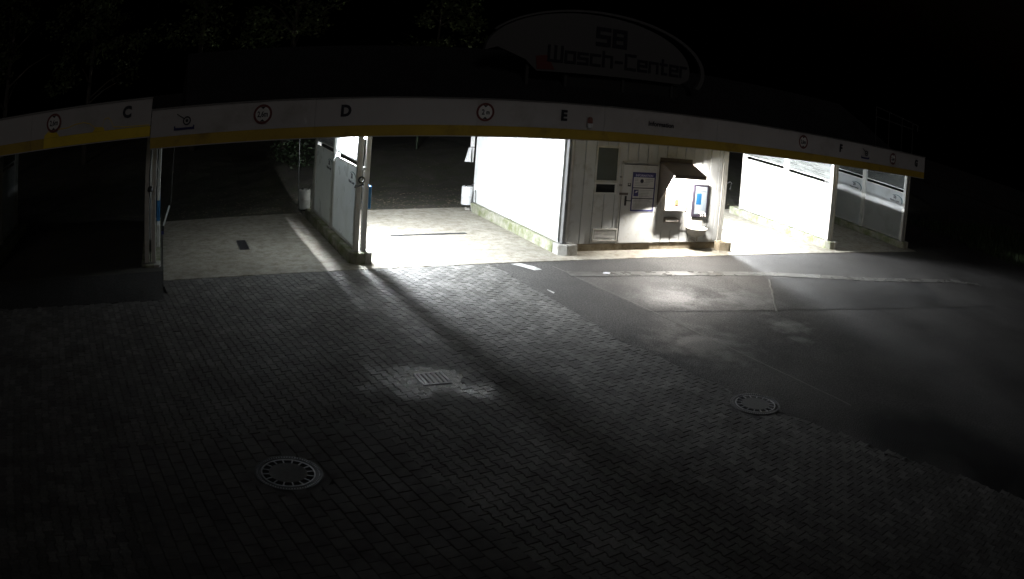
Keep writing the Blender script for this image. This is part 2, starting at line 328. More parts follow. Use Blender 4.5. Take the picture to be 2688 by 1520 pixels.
# rear yard and bank
mb = MB(); nx, ny = 70, 30
def bank(x, y):
    t = max(0, min(1, (y - 9.5) / 5)); t = t * t * (3 - 2 * t)
    return -.03 + t * (.72 + .16 * math.sin(x * .55 + 1.9) + .07 * math.sin(x * 1.7)) + (.02 * math.sin(x * 3.1 + y * 2.3) if y > 7.2 else 0)
for j in range(ny + 1):
    for i in range(nx + 1):
        x = -25 + 65 * i / nx; y = 6.74 + 24 * (j / ny) ** 1.3; mb.v.append((x, y, bank(x, y)))
for j in range(ny):
    for i in range(nx):
        a = j * (nx + 1) + i; mb.f.append((a, a + 1, a + nx + 2, a + nx + 1))
struct('rear_bank', mb, M_EARTH)

# ================================================================ PAVING: double-T pavers, square slabs
PIT = 0.132; PLN = 0.195
def paver_outline():
    a, b, h = .0765, .0515, PLN / 2 - .0025          # half widths at the ends and the waist
    return [(-a, -h), (a, -h), (a, -.063), (b, -.037), (b, .037), (a, .063), (a, h), (-a, h), (-a, .063), (-b, .037), (-b, -.037), (-a, -.063)]
OUT = paver_outline()
def paver_geo(ol, c=.006, d=.035):
    n = len(ol); v = [(x * (1 - c / .09), y * (1 - c / .1), 0) for x, y in ol] + [(x, y, -c) for x, y in ol] + [(x, y, -d) for x, y in ol]
    f = [tuple(range(n))] + [(n + i, n + (i + 1) % n, (i + 1) % n, i) for i in range(n)] + [(2 * n + i, 2 * n + (i + 1) % n, n + (i + 1) % n, n + i) for i in range(n)]
    return v, f
PV, PF = paver_geo(OUT)
SLX, SLY = .176, .2
SV, SF = paver_geo([(-SLX / 2 + .003, -SLY / 2 + .003), (SLX / 2 - .003, -SLY / 2 + .003), (SLX / 2 - .003, SLY / 2 - .003), (-SLX / 2 + .003, SLY / 2 - .003)], .005)
CA, SA = math.cos(YR), math.sin(YR)
def rot(u, v): return u * CA - v * SA, u * SA + v * CA
ORG = (2.55, -6.12)                              # corner of the slab patch, in the turned yard grid
PATCH_W, PATCH_D = 3.52, 5.4
def to_uv(x, y): dx, dy = x - ORG[0], y - ORG[1]; return dx * CA + dy * SA, -dx * SA + dy * CA
MH1, MH2, GUL = (1.44, -7.27), (7.84, -7.22), (3.80, -4.92)
# re-measured from the picture: cover centres
MH1 = (1.25, -7.28); MH2 = (7.68, -7.22)
def dish(x, y):                                  # paving dips a little towards the gully
    d = math.hypot(x - GUL[0], y - GUL[1]); return -.03 * math.exp(-(d / .7) ** 2)
pav, slabs = [], []
iu0, iu1 = -80, 90
for i in range(iu0, iu1):
    for j in range(-70, 50):
        u = i * PIT + .07; v = j * PLN + (PLN / 2 if i % 2 else 0)
        x, y = rot(u, v); x += ORG[0]; y += ORG[1]
        if y > FRONT + .06 or y < -13.5 or x < -6.1 or x > edge_x(y) - .03: continue
        if x < .0 and y > -.6: continue
        if -PATCH_W + .03 < u < .06 and -PATCH_D < v < .03: continue
        if math.hypot(x - MH2[0], y - MH2[1]) < .445: continue
        if abs(x - GUL[0]) < .3 and abs(y - GUL[1]) < .31: continue
        pav.append((x, y))
for i in range(20):
    for j in range(int(PATCH_D / SLY)):
        u = -i * SLX - SLX / 2 + .02; v = -j * SLY - SLY / 2 - (SLY / 2 if i % 2 else 0) + .08
        x, y = rot(u, v); x += ORG[0]; y += ORG[1]
        if math.hypot(x - MH1[0], y - MH1[1]) < .455: continue
        slabs.append((x, y))
halves = []
for i in range(1, 20, 2):
    x, y = rot(-i * SLX - SLX / 2 + .02, -SLY / 4 + .08); halves.append((ORG[0] + x, ORG[1] + y))
def rank(p):
    a, b, d = project((p[0], p[1], 0)); vis = abs(a) < 1.0 and abs(b) < .566
    return d if vis else 1e6 + d
def field(parent_name, name, pts, V, F, m, gname):
    root = struct(parent_name, MB().poly([(-6.15, -13.8, -.045), (edge_x(-13.8), -13.8, -.045), (7.25, .69, -.045), (-6.15, .69, -.045)]) if name == 'paver' else
                  MB().poly([(*[a + b for a, b in zip(ORG, rot(u, v))], -.030) for u, v in ((.05, .05), (-PATCH_W, .05), (-PATCH_W, -PATCH_D), (.05, -PATCH_D))]), M_SAND)
    mm = MB(); mm.v = V; mm.f = F; base = mm.mesh(name, m)
    pts = sorted(pts, key=rank)
    def pose(p):
        e = 1e-3; z = dish(*p); gx = (dish(p[0] + e, p[1]) - z) / e; gy = (dish(p[0], p[1] + e) - z) / e
        tx, ty = random.gauss(0, .012) + gy, random.gauss(0, .012) - gx
        return Matrix.Translation((p[0], p[1], z + (.006 if name == 'paver' else .011) + random.uniform(-.003, .003))) @ Matrix.Rotation(tx, 4, 'X') @ Matrix.Rotation(ty, 4, 'Y') @ Matrix.Rotation(YR + random.gauss(0, .012), 4, 'Z')
    for p in pts[:300]:
        o = bpy.data.objects.new(name, base); COL.objects.link(o); o.parent = root; o.matrix_local = pose(p)
    vv, ff, tone = [], [], []
    for p in pts[300:]:
        M = pose(p); b = len(vv); vv += [tuple(M @ Vector(q)) for q in V]; ff += [tuple(b + k for k in f) for f in F]; tone += [random.random()] * len(F)
    if vv:
        me = bpy.data.meshes.new(gname); me.from_pydata(vv, [], ff); me.materials.append(m)
        at = me.attributes.new('tone', 'FLOAT', 'FACE'); at.data.foreach_set('value', tone)
        o = bpy.data.objects.new(gname, me); COL.objects.link(o); o.parent = root; o['kind'] = 'stuff'
        o['label'] = 'grey interlocking pavers farther off across the yard' if name == 'paver' else 'grey square slabs at the rim of the patch'
    return root
field('paving', 'paver', pav, PV, PF, M_PAVER, 'paver_field')
sp = field('slab_paving', 'slab', slabs, SV, SF, M_SLAB, 'slab_field')
mm = MB(); mm.v = [(x, y * .47, z) for x, y, z in SV]; mm.f = SF; hm = mm.mesh('half_slab', M_SLAB)
for hx, hy in halves:
    o = bpy.data.objects.new('half_slab', hm); COL.objects.link(o); o.parent = sp; o.location = (hx, hy, .011); o.rotation_euler = (0, 0, YR)

# ================================================================ CANOPIES
LET = .23
def height_sign(root, x, z, txt, parent_y=-.012):
    d = part('height_sign', MB().lathe((x, parent_y, z), [(.185, 0), (.185, -.012)], 40, 'y'), M_WHITE, root, label='round white height limit sign with red rim')
    m = MB(); n = 48
    for k in range(n):
        a0, a1 = 2 * math.pi * k / n, 2 * math.pi * (k + 1) / n
        m.prism([(x + r * math.cos(a), parent_y - .013, z + r * math.sin(a)) for r, a in ((.145, a0), (.188, a0), (.188, a1), (.145, a1))], (0, -.004, 0))
    part('rim', m, M_RED, d)
    if '  ' in txt:
        for ch, dx, sz in zip(txt.split(), (-.045, .055), (.15, .12)): part('lettering', text_mb(ch, sz, (x + dx, parent_y - .015, z - .005), bold=.004, sx=.8), M_BLACKP, d)
    else: part('lettering', text_mb(txt, .15, (x, parent_y - .015, z - .005), bold=.004, sx=.72), M_BLACKP, d)
    for s in (1, -1):
        m = MB().prism([(x - .05, parent_y - .013, z + s * .14), (x + .05, parent_y - .013, z + s * .14), (x, parent_y - .013, z + s * .095)], (0, -.003, 0)); part('arrow_mark', m, M_BLACKP, d)
def letter(root, ch, x, z, size=.30, sx=.95): part('letter', text_mb(ch, size, (x, -.014, z), bold=.014, depth=.01, sx=sx), M_BLACKP, root)
def trolley(root, x, z):
    m = MB().lathe((x + .05, -.016, z + .02), [(.085, 0), (.085, -.004), (.06, -.004), (.06, 0)], 32, 'y', cap=False)
    m.lathe((x + .05, -.016, z + .02), [(.03, 0), (.03, -.005)], 20, 'y')
    m.tube([(x - .02, -.017, z + .07), (x - .17, -.017, z + .16)], .009, 6)
    p = part('trailer_pictogram', m, M_BLACKP, root)
    m = B(x - .22, x + .22, -.018, -.010, z - .15, z - .105); m.box(x - .22, x - .19, -.018, -.010, z - .105, z - .07); m.box(x + .19, x + .22, -.018, -.010, z - .105, z - .07)
    part('base_bar', m, M_NAVY, p)

def canopy(name, label, x0, x1, zb, rx0, rx1, joints):
    t = thing(name, label, 'canopy', (x0, 0, zb))
    xs = [x0] + joints + [x1]
    for a, b in zip(xs, xs[1:]):                 # fascia sheets with their joints
        part('fascia_sheet', B(a + .002, b - .002, 0, .05, zb + .21, zb + .735), M_FASCIA, t)
        part('yellow_band', B(a + .002, b - .002, -.003, .05, zb + .004, zb + .2085), M_YELLOW, t)
    part('drip_edge', B(x0, x1, -.006, .055, zb - .014, zb + .003), M_FASCIA, t)
    part('coping', B(x0 - .01, x1 + .01, -.02, .12, zb + .736, zb + .765), M_GREY, t)
    part('soffit', B(rx0, rx1, .06, 6.9, zb + .20, zb + .26), M_CEIL, t)
    part('roof_deck', B(rx0, rx1, .06, 6.95, zb + .27, zb + .33), M_ROOF, t)
    return t
t = canopy('wash_bay_canopy', 'long white canopy fascia with yellow band over bays D to G', -.36, 22.47, 2.75, -.3, 22.46, [3.05, 6.3, 9.15, 12.3, 15.6, 18.9])
trolley(t, .37, 3.21); height_sign(t, 1.99, 3.25, '2,6m'); letter(t, 'D', 3.65, 3.24); height_sign(t, 6.45, 3.235, '2  m'); letter(t, 'E', 8.18, 3.23)
part('lettering', text_mb('Information', .15, (10.63, -.014, 3.21), bold=.003, depth=.006), M_BLACKP, t)
height_sign(t, 15.47, 3.25, '2,6m'); letter(t, 'F', 17.23, 3.24); trolley(t, 18.54, 3.21); height_sign(t, 20.18, 3.22, '2,6m'); letter(t, 'G', 21.81, 3.22)
# pitched sheet roof behind the fascia
part('pitched_roof', MB().prism([(.4, .5, 3.15), (.4, 4.2, 4.62), (.4, 7.6, 3.2)], (21.5, 0, 0)), M_ROOF, t)
t = canopy('wash_bay_canopy', 'short raised canopy with letter C at the left edge', -9.5, -.37, 2.99, -9.5, -.4, [-6.2, -3.3])
letter(t, 'C', -.93, 3.505); height_sign(t, -2.71, 3.49, '2,6m')
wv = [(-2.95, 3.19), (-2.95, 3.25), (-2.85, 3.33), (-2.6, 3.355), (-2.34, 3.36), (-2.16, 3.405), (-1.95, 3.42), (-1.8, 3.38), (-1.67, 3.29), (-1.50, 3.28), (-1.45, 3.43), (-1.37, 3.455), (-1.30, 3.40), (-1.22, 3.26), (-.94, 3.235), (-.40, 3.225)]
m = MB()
for (xa, za), (xb, zb_) in zip(wv[1:], wv[2:]):  # light pattern on the fascia, drawn in bright yellow colour
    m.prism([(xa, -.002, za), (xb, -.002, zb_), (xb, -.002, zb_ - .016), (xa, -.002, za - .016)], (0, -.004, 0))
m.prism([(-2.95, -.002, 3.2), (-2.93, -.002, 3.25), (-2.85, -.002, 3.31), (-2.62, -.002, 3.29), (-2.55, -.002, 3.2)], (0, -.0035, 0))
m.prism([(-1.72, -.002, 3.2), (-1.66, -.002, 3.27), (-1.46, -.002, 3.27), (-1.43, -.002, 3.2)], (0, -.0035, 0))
part('painted_light_wave', m, M_LIGHTPAINT, t, label='light pattern painted as a bright yellow wavy outline above the band')
part('painted_light_band', B(-2.95, -.38, -.006, -.0035, 3.0, 3.195), M_LIGHTPAINT, t)  # lit stretch of the band, painted as brighter yellow

# red beacon on the fascia by letter E
t = thing('alarm_beacon', 'small red and white alarm beacon on the fascia beside letter E', 'beacon', (8.765, -.07, 3.02))
part('base', MB().lathe((8.765, -.075, 3.02), [(.055, 0), (.06, .01), (.06, .085), (.05, .095)], 20), M_PVC, t, smooth=True)
part('lens', MB().lathe((8.765, -.075, 3.117), [(.052, 0), (.055, .015), (.055, .09), (.04, .125), (.012, .135)], 20), mat('red lens', (.26, .11, .09), .3), t, smooth=True)
part('bracket', B(8.74, 8.79, -.03, -.002, 3.03, 3.10), M_GREY, t)

# ================================================================ ROOF SIGN (half ellipse)
SY = 2.0
t = thing('roof_sign', 'large half oval sign reading SB Wasch-Center on the roof', 'sign', (10.3, SY, 3.4))
def arc(cx, cz, rx, rz, a0, a1, n=40): return [(cx + rx * math.cos(a0 + (a1 - a0) * k / n), cz + rz * math.sin(a0 + (a1 - a0) * k / n)) for k in range(n + 1)]
up = arc(10.05, 4.55, 2.85, 1.17, math.pi * .995, -.18, 44)
board = up + [(12.6, 4.2), (8.5, 4.14), (8.2, 4.4), (7.5, 4.66)]
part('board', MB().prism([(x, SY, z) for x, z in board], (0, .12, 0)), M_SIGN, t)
m = MB(); o1 = arc(10.25, 4.55, 3.15, 1.28, math.pi * .86, -.34, 50); o2 = arc(10.2, 4.55, 3.07, 1.22, math.pi * .86, -.34, 50)
for (a, b), (c, d), (e, f), (g, h) in zip(o1, o1[1:], o2, o2[1:]): m.prism([(a, SY - .02, b), (c, SY - .02, d), (g, SY - .02, h), (e, SY - .02, f)], (0, .1, 0))
part('rim_arc', m, M_SIGN, t)
part('red_corner', MB().prism([(8.45, SY - .006, 4.5), (8.75, SY - .006, 4.55), (8.95, SY - .006, 4.2), (8.5, SY - .006, 4.18)], (0, -.006, 0)), M_RED, t)
ST = {'S': [(1, 1, 0, 1), (0, 1, 0, .5), (0, .5, 1, .5), (1, .5, 1, 0), (1, 0, 0, 0)], 'B': [(0, 0, 0, 1), (0, 1, 1, 1), (1, 1, 1, 0), (1, 0, 0, 0), (0, .52, 1, .52)],
      'W': [(0, 1, 0, 0), (0, 0, 1, 0), (1, 0, 1, 1), (.5, 0, .5, 1)], 'a': [(0, .7, 1, .7), (1, .7, 1, 0), (1, 0, 0, 0), (0, 0, 0, .7)], 's': [(1, .7, 0, .7), (0, .7, 0, .35), (0, .35, 1, .35), (1, .35, 1, 0), (1, 0, 0, 0)],
      'c': [(1, .7, 0, .7), (0, .7, 0, 0), (0, 0, 1, 0)], 'h': [(0, 0, 0, 1), (0, .7, 1, .7), (1, .7, 1, 0)], '-': [(.1, .38, .9, .38)], 'C': [(1, 1, 0, 1), (0, 1, 0, 0), (0, 0, 1, 0)],
      'e': [(0, .35, 1, .35), (1, .35, 1, .7), (1, .7, 0, .7), (0, .7, 0, 0), (0, 0, 1, 0)], 'n': [(0, 0, 0, .7), (0, .7, 1, .7), (1, .7, 1, 0)], 't': [(.3, 1, .3, 0), (.3, 0, .9, 0), (0, .7, .9, .7)], 'r': [(0, 0, 0, .7), (0, .7, .85, .7)]}
def squared(ch, x, z, w_, h_, s):
    m = MB()
    for k, (a, b, c, d) in enumerate(ST[ch]):
        e = .0006 * k
        xa, xb = sorted((x + a * w_, x + c * w_)); za, zb_ = sorted((z + b * h_, z + d * h_))
        m.box(xa - s / 2, xb + s / 2, SY - .02 - e, SY - .004, za - s / 2, zb_ + s / 2)
    return m
for k, ch in enumerate('SB'): part('letter', squared(ch, 10.06 + k * .47, 4.97, .31, .40, .10), M_BLACKP, t)
x = 8.78
for ch in 'Wasch-Center':
    wd = {'W': .34, '-': .2, 'C': .27, 't': .2, 'r': .2}.get(ch, .235); part('letter', squared(ch, x, 4.42, wd, .36, .065), M_BLACKP, t); x += wd + .105
part('support_box', B(9.4, 12.7, SY + .2, SY + 1.2, 3.3, 4.13), mat('support panel', (.03, .03, .03), .8), t)
for x in (8.3, 9.3, 10.9, 12.4): part('strut', B(x, x + .07, SY + .13, SY + .2, 3.2, 4.3), M_DARKM, t)
# low open frame on the roof at the right
t = thing('roof_frame', 'thin open metal frame on the roof above bay G', 'frame', (21.6, 1, 3.4))
for a, b in (((20.33, 1, 4.80), (23.3, 1, 4.55)), ((20.35, 1, 4.46), (22.9, 1, 4.36)), ((23.3, 1, 4.55), (23.25, 1, 4.33))): part('tube', MB().tube([a, b], .022, 6), M_DARKM, t)
for x in (20.35, 21.2, 22.1, 22.9): part('post', MB().tube([(x, 1, 3.08), (x, 1, 4.79 - (x - 20.33) * .084)], .02, 6), M_DARKM, t)

# ================================================================ PARTITION WALLS
def swoosh(panel, x, yc, z, s=1.0):
    m = MB(); n = 14
    for k in range(n):
        q = []
        for a in (k, k + 1):
            g = math.radians(125 - 150 * a / n); th = .018 + .045 * math.sin(math.pi * a / n) * (a / n)
            for d in (0, th): q.append((x, yc - math.cos(g) * (.26 + d) * s, z + math.sin(g) * (.15 + d * .6) * s))
        m.prism([q[0], q[1], q[3], q[2]], (-.002, 0, 0))
    lg = part('logo_arc', m, M_SWOOSH, panel)
def wordmark(panel, x, yc, z, s=1.0):
    part('logo_lettering', text_mb('SB', .11 * s, (x, yc, z + .045 * s), 'x', bold=.004, depth=.003), M_BLACKP, panel)
    part('logo_lettering', text_mb('Wasch-Center', .062 * s, (x, yc, z - .045 * s), 'x', bold=.002, depth=.003), M_BLACKP, panel)
def partition(label, xc, z0=0.0, logos=(), solid_rear=False, extra=None, milky=False):
    t = thing('partition_wall', label, 'partition wall', (xc, 1.1, z0), 'partition walls between the wash bays')
    Y0, Y1, Y2, Y3, Y4, Y5 = 1.20, 1.31, 3.42, 3.58, 5.62, 5.76
    kl, kr = xc - .22, xc + .25
    part('kerb', MB().prism([(kl, 1.22, z0), (kl + .12, 1.06, z0), (kr - .03, 1.04, z0), (kr, 1.14, z0), (kr, 6.15, z0), (kl, 6.15, z0)], (0, 0, .25)), M_KERB, t, bevel=.015)
    part('kerb_end', MB().prism([(kr - .16, 1.034, z0), (kr - .028, 1.034, z0), (kr + .006, 1.138, z0), (kr + .006, 1.40, z0), (kr - .16, 1.40, z0)], (0, 0, .254)), M_KERBEND, t, bevel=.01)
    zt = z0 + 2.93
    for a, b in ((-.13, -.02), (.035, .14)): part('front_post', B(xc + a, xc + b, Y0, Y1, z0 + .262, zt), M_POST, t, bevel=.008)
    part('foot_plate', B(xc - .15, xc + .155, Y0 - .02, Y1 + .02, z0 + .251, z0 + .261), M_GREY, t)
    part('mid_post', B(xc - .125, xc + .02, Y2, Y3, z0 + .256, zt), M_POST, t, bevel=.01)
    part('mid_foot', B(xc - .14, xc + .04, Y2 - .02, Y3 + .02, z0 + .2505, z0 + .2555), M_GREY, t)
    part('rear_post', B(xc - .125, xc + .02, Y4, Y5, z0 + .256, zt), M_POST, t, bevel=.01)
    for a, b in ((Y1, Y2), (Y3, Y4)):
        k = 0 if a == Y1 else 1
        zs = z0 + (2.0 if k == 0 else 2.03)
        p = part('panel', B(xc - .090, xc - .070, a + .004, b - .004, z0 + .33, zs - .055), M_PANEL, t, bevel=.003)
        part('bottom_rail', B(xc - .105, xc - .055, a + .003, b - .003, z0 + .27, z0 + .329), M_WHITE, t, bevel=.004)
        part('top_rail', B(xc - .088, xc - .072, a + .003, b - .003, zs - .054, zs - .018), M_WHITE, t, bevel=.004)
        part('pane_rail', B(xc - .088, xc - .072, a + .003, b - .003, zs + .068, zs + .10), M_WHITE, t, bevel=.004)
        part('pane', B(xc - .083, xc - .077, a + .003, b - .003, zs + .1005, zt - .03), (M_GLASSF if milky else M_GLASS) if not solid_rear else (M_HAZE if k else M_GLASSD), t)
        for s in (a + .003, b - .043): part('stile', B(xc - .103, xc - .057, s, s + .04, z0 + .3295, zt - .03), M_WHITE, t)
        if k in logos:
            yc = a + .42 if k == 0 else a + .42
            swoosh(p, xc - .0905, yc, z0 + 1.62, 1.25); wordmark(p, xc - .0915, yc + .06, z0 + 1.66, 1.35)
    if extra: extra(t, xc)
    return t
def de_extra(t, xc):
    m = MB().tube([(xc - .10, 1.15, 1.62), (xc - .18, 1.12, 1.63)], .016, 8)
    m.tube([(xc - .20, 1.11, 1.60), (xc + .0, 1.12, 1.645)], .02, 8)
    m.lathe((xc - .05, 1.14, 1.74), [(.075, 0), (.075, -.03), (.045, -.03), (.045, 0)], 20, 'y', cap=False)
    part('lance_hook', m, M_BLACK, t)
    part('blue_box', B(xc + .142, xc + .215, 1.24, 1.46, 1.12, 1.58), M_BLUE, t, bevel=.01)
    m = MB().tube([(xc + .01, 1.17, .27), (xc + .012, 1.175, .9), (xc + .016, 1.18, 1.6), (xc + .02, 1.185, 1.95), (xc + .0, 1.19, 2.9)], .011, 8)
    part('conduit', m, M_PVC, t); part('valve', B(xc - .012, xc + .045, 1.14, 1.195, 1.93, 2.0), M_PVC, t, bevel=.008)
def cd_extra(t, xc):
    part('blue_board', B(xc + .15, xc + .24, 2.6, 3.2, .85, 1.35), M_BLUE, t, bevel=.006)
    part('white_board', B(xc + .16, xc + .235, 2.2, 3.3, 1.38, 2.9), M_WHITE, t, bevel=.006)
    part('lower_board', B(xc + .16, xc + .235, 2.2, 3.3, .35, .84), M_WHITE, t, bevel=.006)
    m = MB().tube([(xc + .01, 1.17, .3), (xc + .0, 1.175, 1.6), (xc - .03, 1.18, 2.1), (xc + .02, 1.185, 2.9)], .012, 8)
    part('hose', m, M_BLACK, t); part('lance_holder', MB().lathe((xc - .0, 1.15, 1.78), [(.06, -.03), (.07, 0), (.06, .05), (.03, .08)], 14), M_BLACK, t)
partition('pale partition wall cut by the left picture edge, logo panel behind', -5.05, .2, logos=(0,))
partition('white partition post wall between dark bay C and bay D', -.33, 0, extra=cd_extra)
partition('partition wall between bays D and E with glowing window above', 4.42, 0, logos=(0, 1), solid_rear=True, extra=de_extra)
partition('floodlit white partition wall at the right of bay F', 18.47, 0, milky=True)
partition('grey partition wall with two swoosh logos at the far right end', 23.10, 0, logos=(0, 1))

# ================================================================ SERVICE HOUSE
HX0, HX1, HY = 9.05, 13.97, 1.40
t = thing('service_house', 'cream clad service room with door and windows between bays E and F', 'building', (11.5, 1.4, 0))
part('wall_core', B(HX0 + .03, HX1 - .03, HY + .05, 6.35, .18, 2.93), M_SIDING, t)
part('plinth', B(HX0 + .02, HX1 - .02, HY + .035, 6.36, 0, .179), M_PLINTH, t, bevel=.01)
x = 9.305; i = 0
while x < 13.75:
    x2 = min(x + .288, 13.76); part('siding_board', B(x + .007, x2 - .007, HY + .005, HY + .045, .195, 2.92), M_SIDING, t, bevel=.005); x += .288
for a in (13.77, 13.83, 13.89): part('corner_strip', B(a, a + .055, HY - .012, HY + .045, .19, 2.92), M_POST, t, bevel=.006)
part('corner_post', B(9.035, 9.10, 1.19, 1.30, .256, 2.92), M_GREY, t, bevel=.006)
part('corner_post', B(9.13, 9.175, 1.22, 1.36, .256, 2.92), M_WHITE, t, bevel=.006)
part('corner_trim', B(9.18, 9.30, HY - .012, HY + .045, .19, 2.92), M_POST, t, bevel=.006)
part('foot_plate', B(9.02, 9.2, 1.17, 1.39, .2525, .2555), M_GREY, t)
# side wall towards bay E: two smooth sheets over a kerb
for a, b in ((1.42, 3.86), (3.88, 6.34)):
    part('side_sheet', B(HX0 - .01, HX0 + .028, a, b, .285 if a < 2 else .26, 2.92), M_SHEET, t, bevel=.004)
part('seam_cover', B(HX0 - .014, HX0 - .0105, 3.855, 3.885, 1.0, 1.9), M_GREY, t)
part('side_kerb', B(HX0 - .13, HX0 + .018, 1.42, 6.2, 0, .249), M_KERB, t, bevel=.015)
part('kerb_block', MB().prism([(8.93, 1.41, 0), (8.93, 1.16, 0), (9.12, 1.05, 0), (9.40, 1.10, 0), (9.40, 1.38, 0), (9.03, 1.41, 0)], (0, 0, .25)), M_KERBEND, t, bevel=.012)
part('kerb_block', MB().prism([(13.68, 1.38, 0), (13.68, 1.16, 0), (13.98, 1.08, 0), (14.10, 1.14, 0), (14.10, 1.39, 0)], (0, 0, .24)), M_PLINTH, t, bevel=.012)
part('side_kerb', B(HX1 + .01, HX1 + .1, 1.41, 6.2, 0, .235), M_KERB, t, bevel=.015)
# window, hatch, vent
def frame4(mb, x0, x1, z0, z1, wd, y0, y1):
    mb.box(x0, x0 + wd, y0, y1, z0, z1); mb.box(x1 - wd, x1, y0, y1, z0, z1); mb.box(x0 + wd, x1 - wd, y0, y1, z0, z0 + wd); mb.box(x0 + wd, x1 - wd, y0, y1, z1 - wd, z1); return mb
wn = part('window', frame4(MB(), 9.86, 10.50, 1.64, 2.50, .045, HY - .03, HY + .01), M_POST, t)
part('pane', B(9.906, 10.454, HY - .012, HY + .003, 1.686, 2.454), M_WINP, wn)
wn = part('window', frame4(MB(), 9.87, 10.47, 1.36, 1.635, .04, HY - .03, HY + .01), M_WHITE, t)
part('pane', B(9.911, 10.429, HY - .008, HY + .003, 1.401, 1.594), mat('black pane', (.015, .016, .017), .12), wn)
vt = part('vent', frame4(MB(), 9.92, 10.60, .25, .55, .035, HY - .03, HY + .01), M_POST, t)
part('backing', B(9.956, 10.564, HY + .0, HY + .0045, .286, .514), M_PIT, vt)
for k in range(7):
    z = .292 + k * .0325
    part('slat', MB().prism([(9.957, HY - .001, z + .022), (9.957, HY - .026, z + .002), (9.957, HY - .026, z + .006), (9.957, HY - .001, z + .026)], (.606, 0, 0)), M_POST, vt)
dr = part('door', B(10.63, 11.61, HY - .022, HY + .004, .20, 2.10), M_DOOR, t, bevel=.006)
part('frame', frame4(MB(), 10.585, 11.655, .185, 2.15, .04, HY - .012, HY + .0045), M_POST, dr)
part('header_gap', B(10.64, 11.62, HY - .03, HY - .0225, 2.085, 2.10), M_BLACK, dr)
part('rain_bar', B(10.60, 11.64, HY - .05, HY - .0125, 2.125, 2.155), M_POST, dr, bevel=.005)
m = B(10.72, 10.77, HY - .034, HY - .0225, 1.10, 1.33); m.tube([(10.745, HY - .03, 1.225), (10.745, HY - .07, 1.225), (10.88, HY - .07, 1.22)], .011, 8)
part('handle', m, M_BLACK, dr)
part('lock_plate', B(10.56, 10.80, HY - .036, HY - .0225, 1.355, 1.405), M_HOOD, dr)
part('button', B(10.78, 10.86, HY - .032, HY - .0225, 1.56, 1.64), M_BLACK, dr); part('button', B(10.79, 10.835, HY - .036, HY - .0325, 1.595, 1.63), M_WHITE, dr)
part('hinge_gap', B(10.616, 10.628, HY - .014, HY - .0123, .21, 1.35), M_BLACK, dr)
part('switch', B(10.55, 10.61, HY - .04, HY - .0125, 1.56, 1.61), M_GREY, t); part('switch', B(10.545, 10.60, HY - .03, HY - .0125, 1.76, 1.80), M_GREY, t)
# information poster on the door
t = thing('information_poster', 'blue framed information poster on the cream door', 'poster', (11.23, HY - .03, 1.44))
part('board', B(10.88, 11.58, HY - .034, HY - .024, .955, 1.925), M_WHITE, t)
part('blue_frame', frame4(MB(), 10.892, 11.568, .967, 1.913, .035, HY - .038, HY - .0345), M_NAVY, t)
part('header_bar', B(10.93, 11.53, HY - .038, HY - .0345, 1.79, 1.877), M_NAVY, t)
part('lettering', text_mb('INFORMATION', .075, (11.23, HY - .040, 1.832), bold=.002, depth=.003), mat('pale print', (.55, .55, .75), .5), t)
for z in (1.52, 1.265): part('divider', B(10.93, 11.53, HY - .037, HY - .0345, z, z + .022), M_BLACKP, t)
m = MB()
for z0, z1, n in ((1.57, 1.76, 5), (1.31, 1.49, 5), (1.03, 1.24, 7)):
    for k in range(n):
        z = z0 + (z1 - z0) * (k + .5) / n; a = 11.12 if z0 == 1.31 else 10.96; L_ = random.uniform(.25, .38) if z0 == 1.31 else random.uniform(.35, .54)
        if z0 == 1.57 and k > 2: m.box(10.96, 11.06, HY - .036, HY - .0345, z, z + .008); m.box(11.26, 11.50, HY - .036, HY - .0345, z, z + .008)
        else: m.box(a, a + L_, HY - .036, HY - .0345, z, z + .007)
part('printed_lines', m, mat('grey print', (.25, .25, .27), .6), t)['kind'] = 'stuff'
part('picture', MB().lathe((11.17, HY - .0345, 1.70), [(.05, 0), (.05, -.002)], 20, 'y'), M_BLACKP, t)
p = part('picture', B(10.955, 11.09, HY - .0365, HY - .0345, 1.33, 1.49), M_NAVY, t)
part('picture_shape', MB().prism([(10.98, HY - .0367, 1.41), (11.05, HY - .0367, 1.42), (11.075, HY - .0367, 1.465), (11.02, HY - .0367, 1.455)], (0, -.001, 0)), M_WHITE, p)
# token machine under its hood
t = thing('token_machine', 'token machine under a brown sloping hood with a lit lamp', 'machine', (12.2, HY, .5))
hd = part('hood', MB().prism([(11.70, HY + .004, 2.20), (11.70, HY - .63, 1.985), (11.70, HY - .63, 1.962), (11.70, HY + .004, 2.172)], (1.0, 0, 0)), M_HOOD, t)
part('hood_cheek', MB().prism([(11.682, HY + .004, 2.20), (11.682, HY - .63, 1.985), (11.682, HY - .60, 1.93), (11.682, HY - .03, 1.13), (11.682, HY + .004, 1.13)], (.017, 0, 0)), M_HOOD, t)
part('wall_flange', B(11.69, 12.70, HY - .012, HY + .003, 2.202, 2.30), M_HOOD, t)
part('lamp_tube', B(11.95, 12.50, HY - .50, HY - .44, 1.950, 1.970), M_LAMPH, t)
part('lamp_fitting', B(11.92, 12.53, HY - .51, HY - .43, 1.971, 1.990), M_WHITE, t)
part('hood_lip', B(11.70, 12.70, HY - .636, HY - .6305, 1.89, 1.985), M_HOOD, t)
part('back_plate', B(11.74, 12.69, HY - .012, HY + .003, .50, 1.95), M_DOOR, t)
cb = part('cabinet', B(11.80, 12.45, HY - .20, HY - .0125, 1.02, 1.66), M_PORC, t, bevel=.008)
part('side_flange', B(12.452, 12.475, HY - .22, HY - .0125, 1.0, 1.68), M_HOOD, cb)
part('label_plate', B(12.12, 12.36, HY - .206, HY - .2005, 1.60, 1.65), M_GREY, cb)
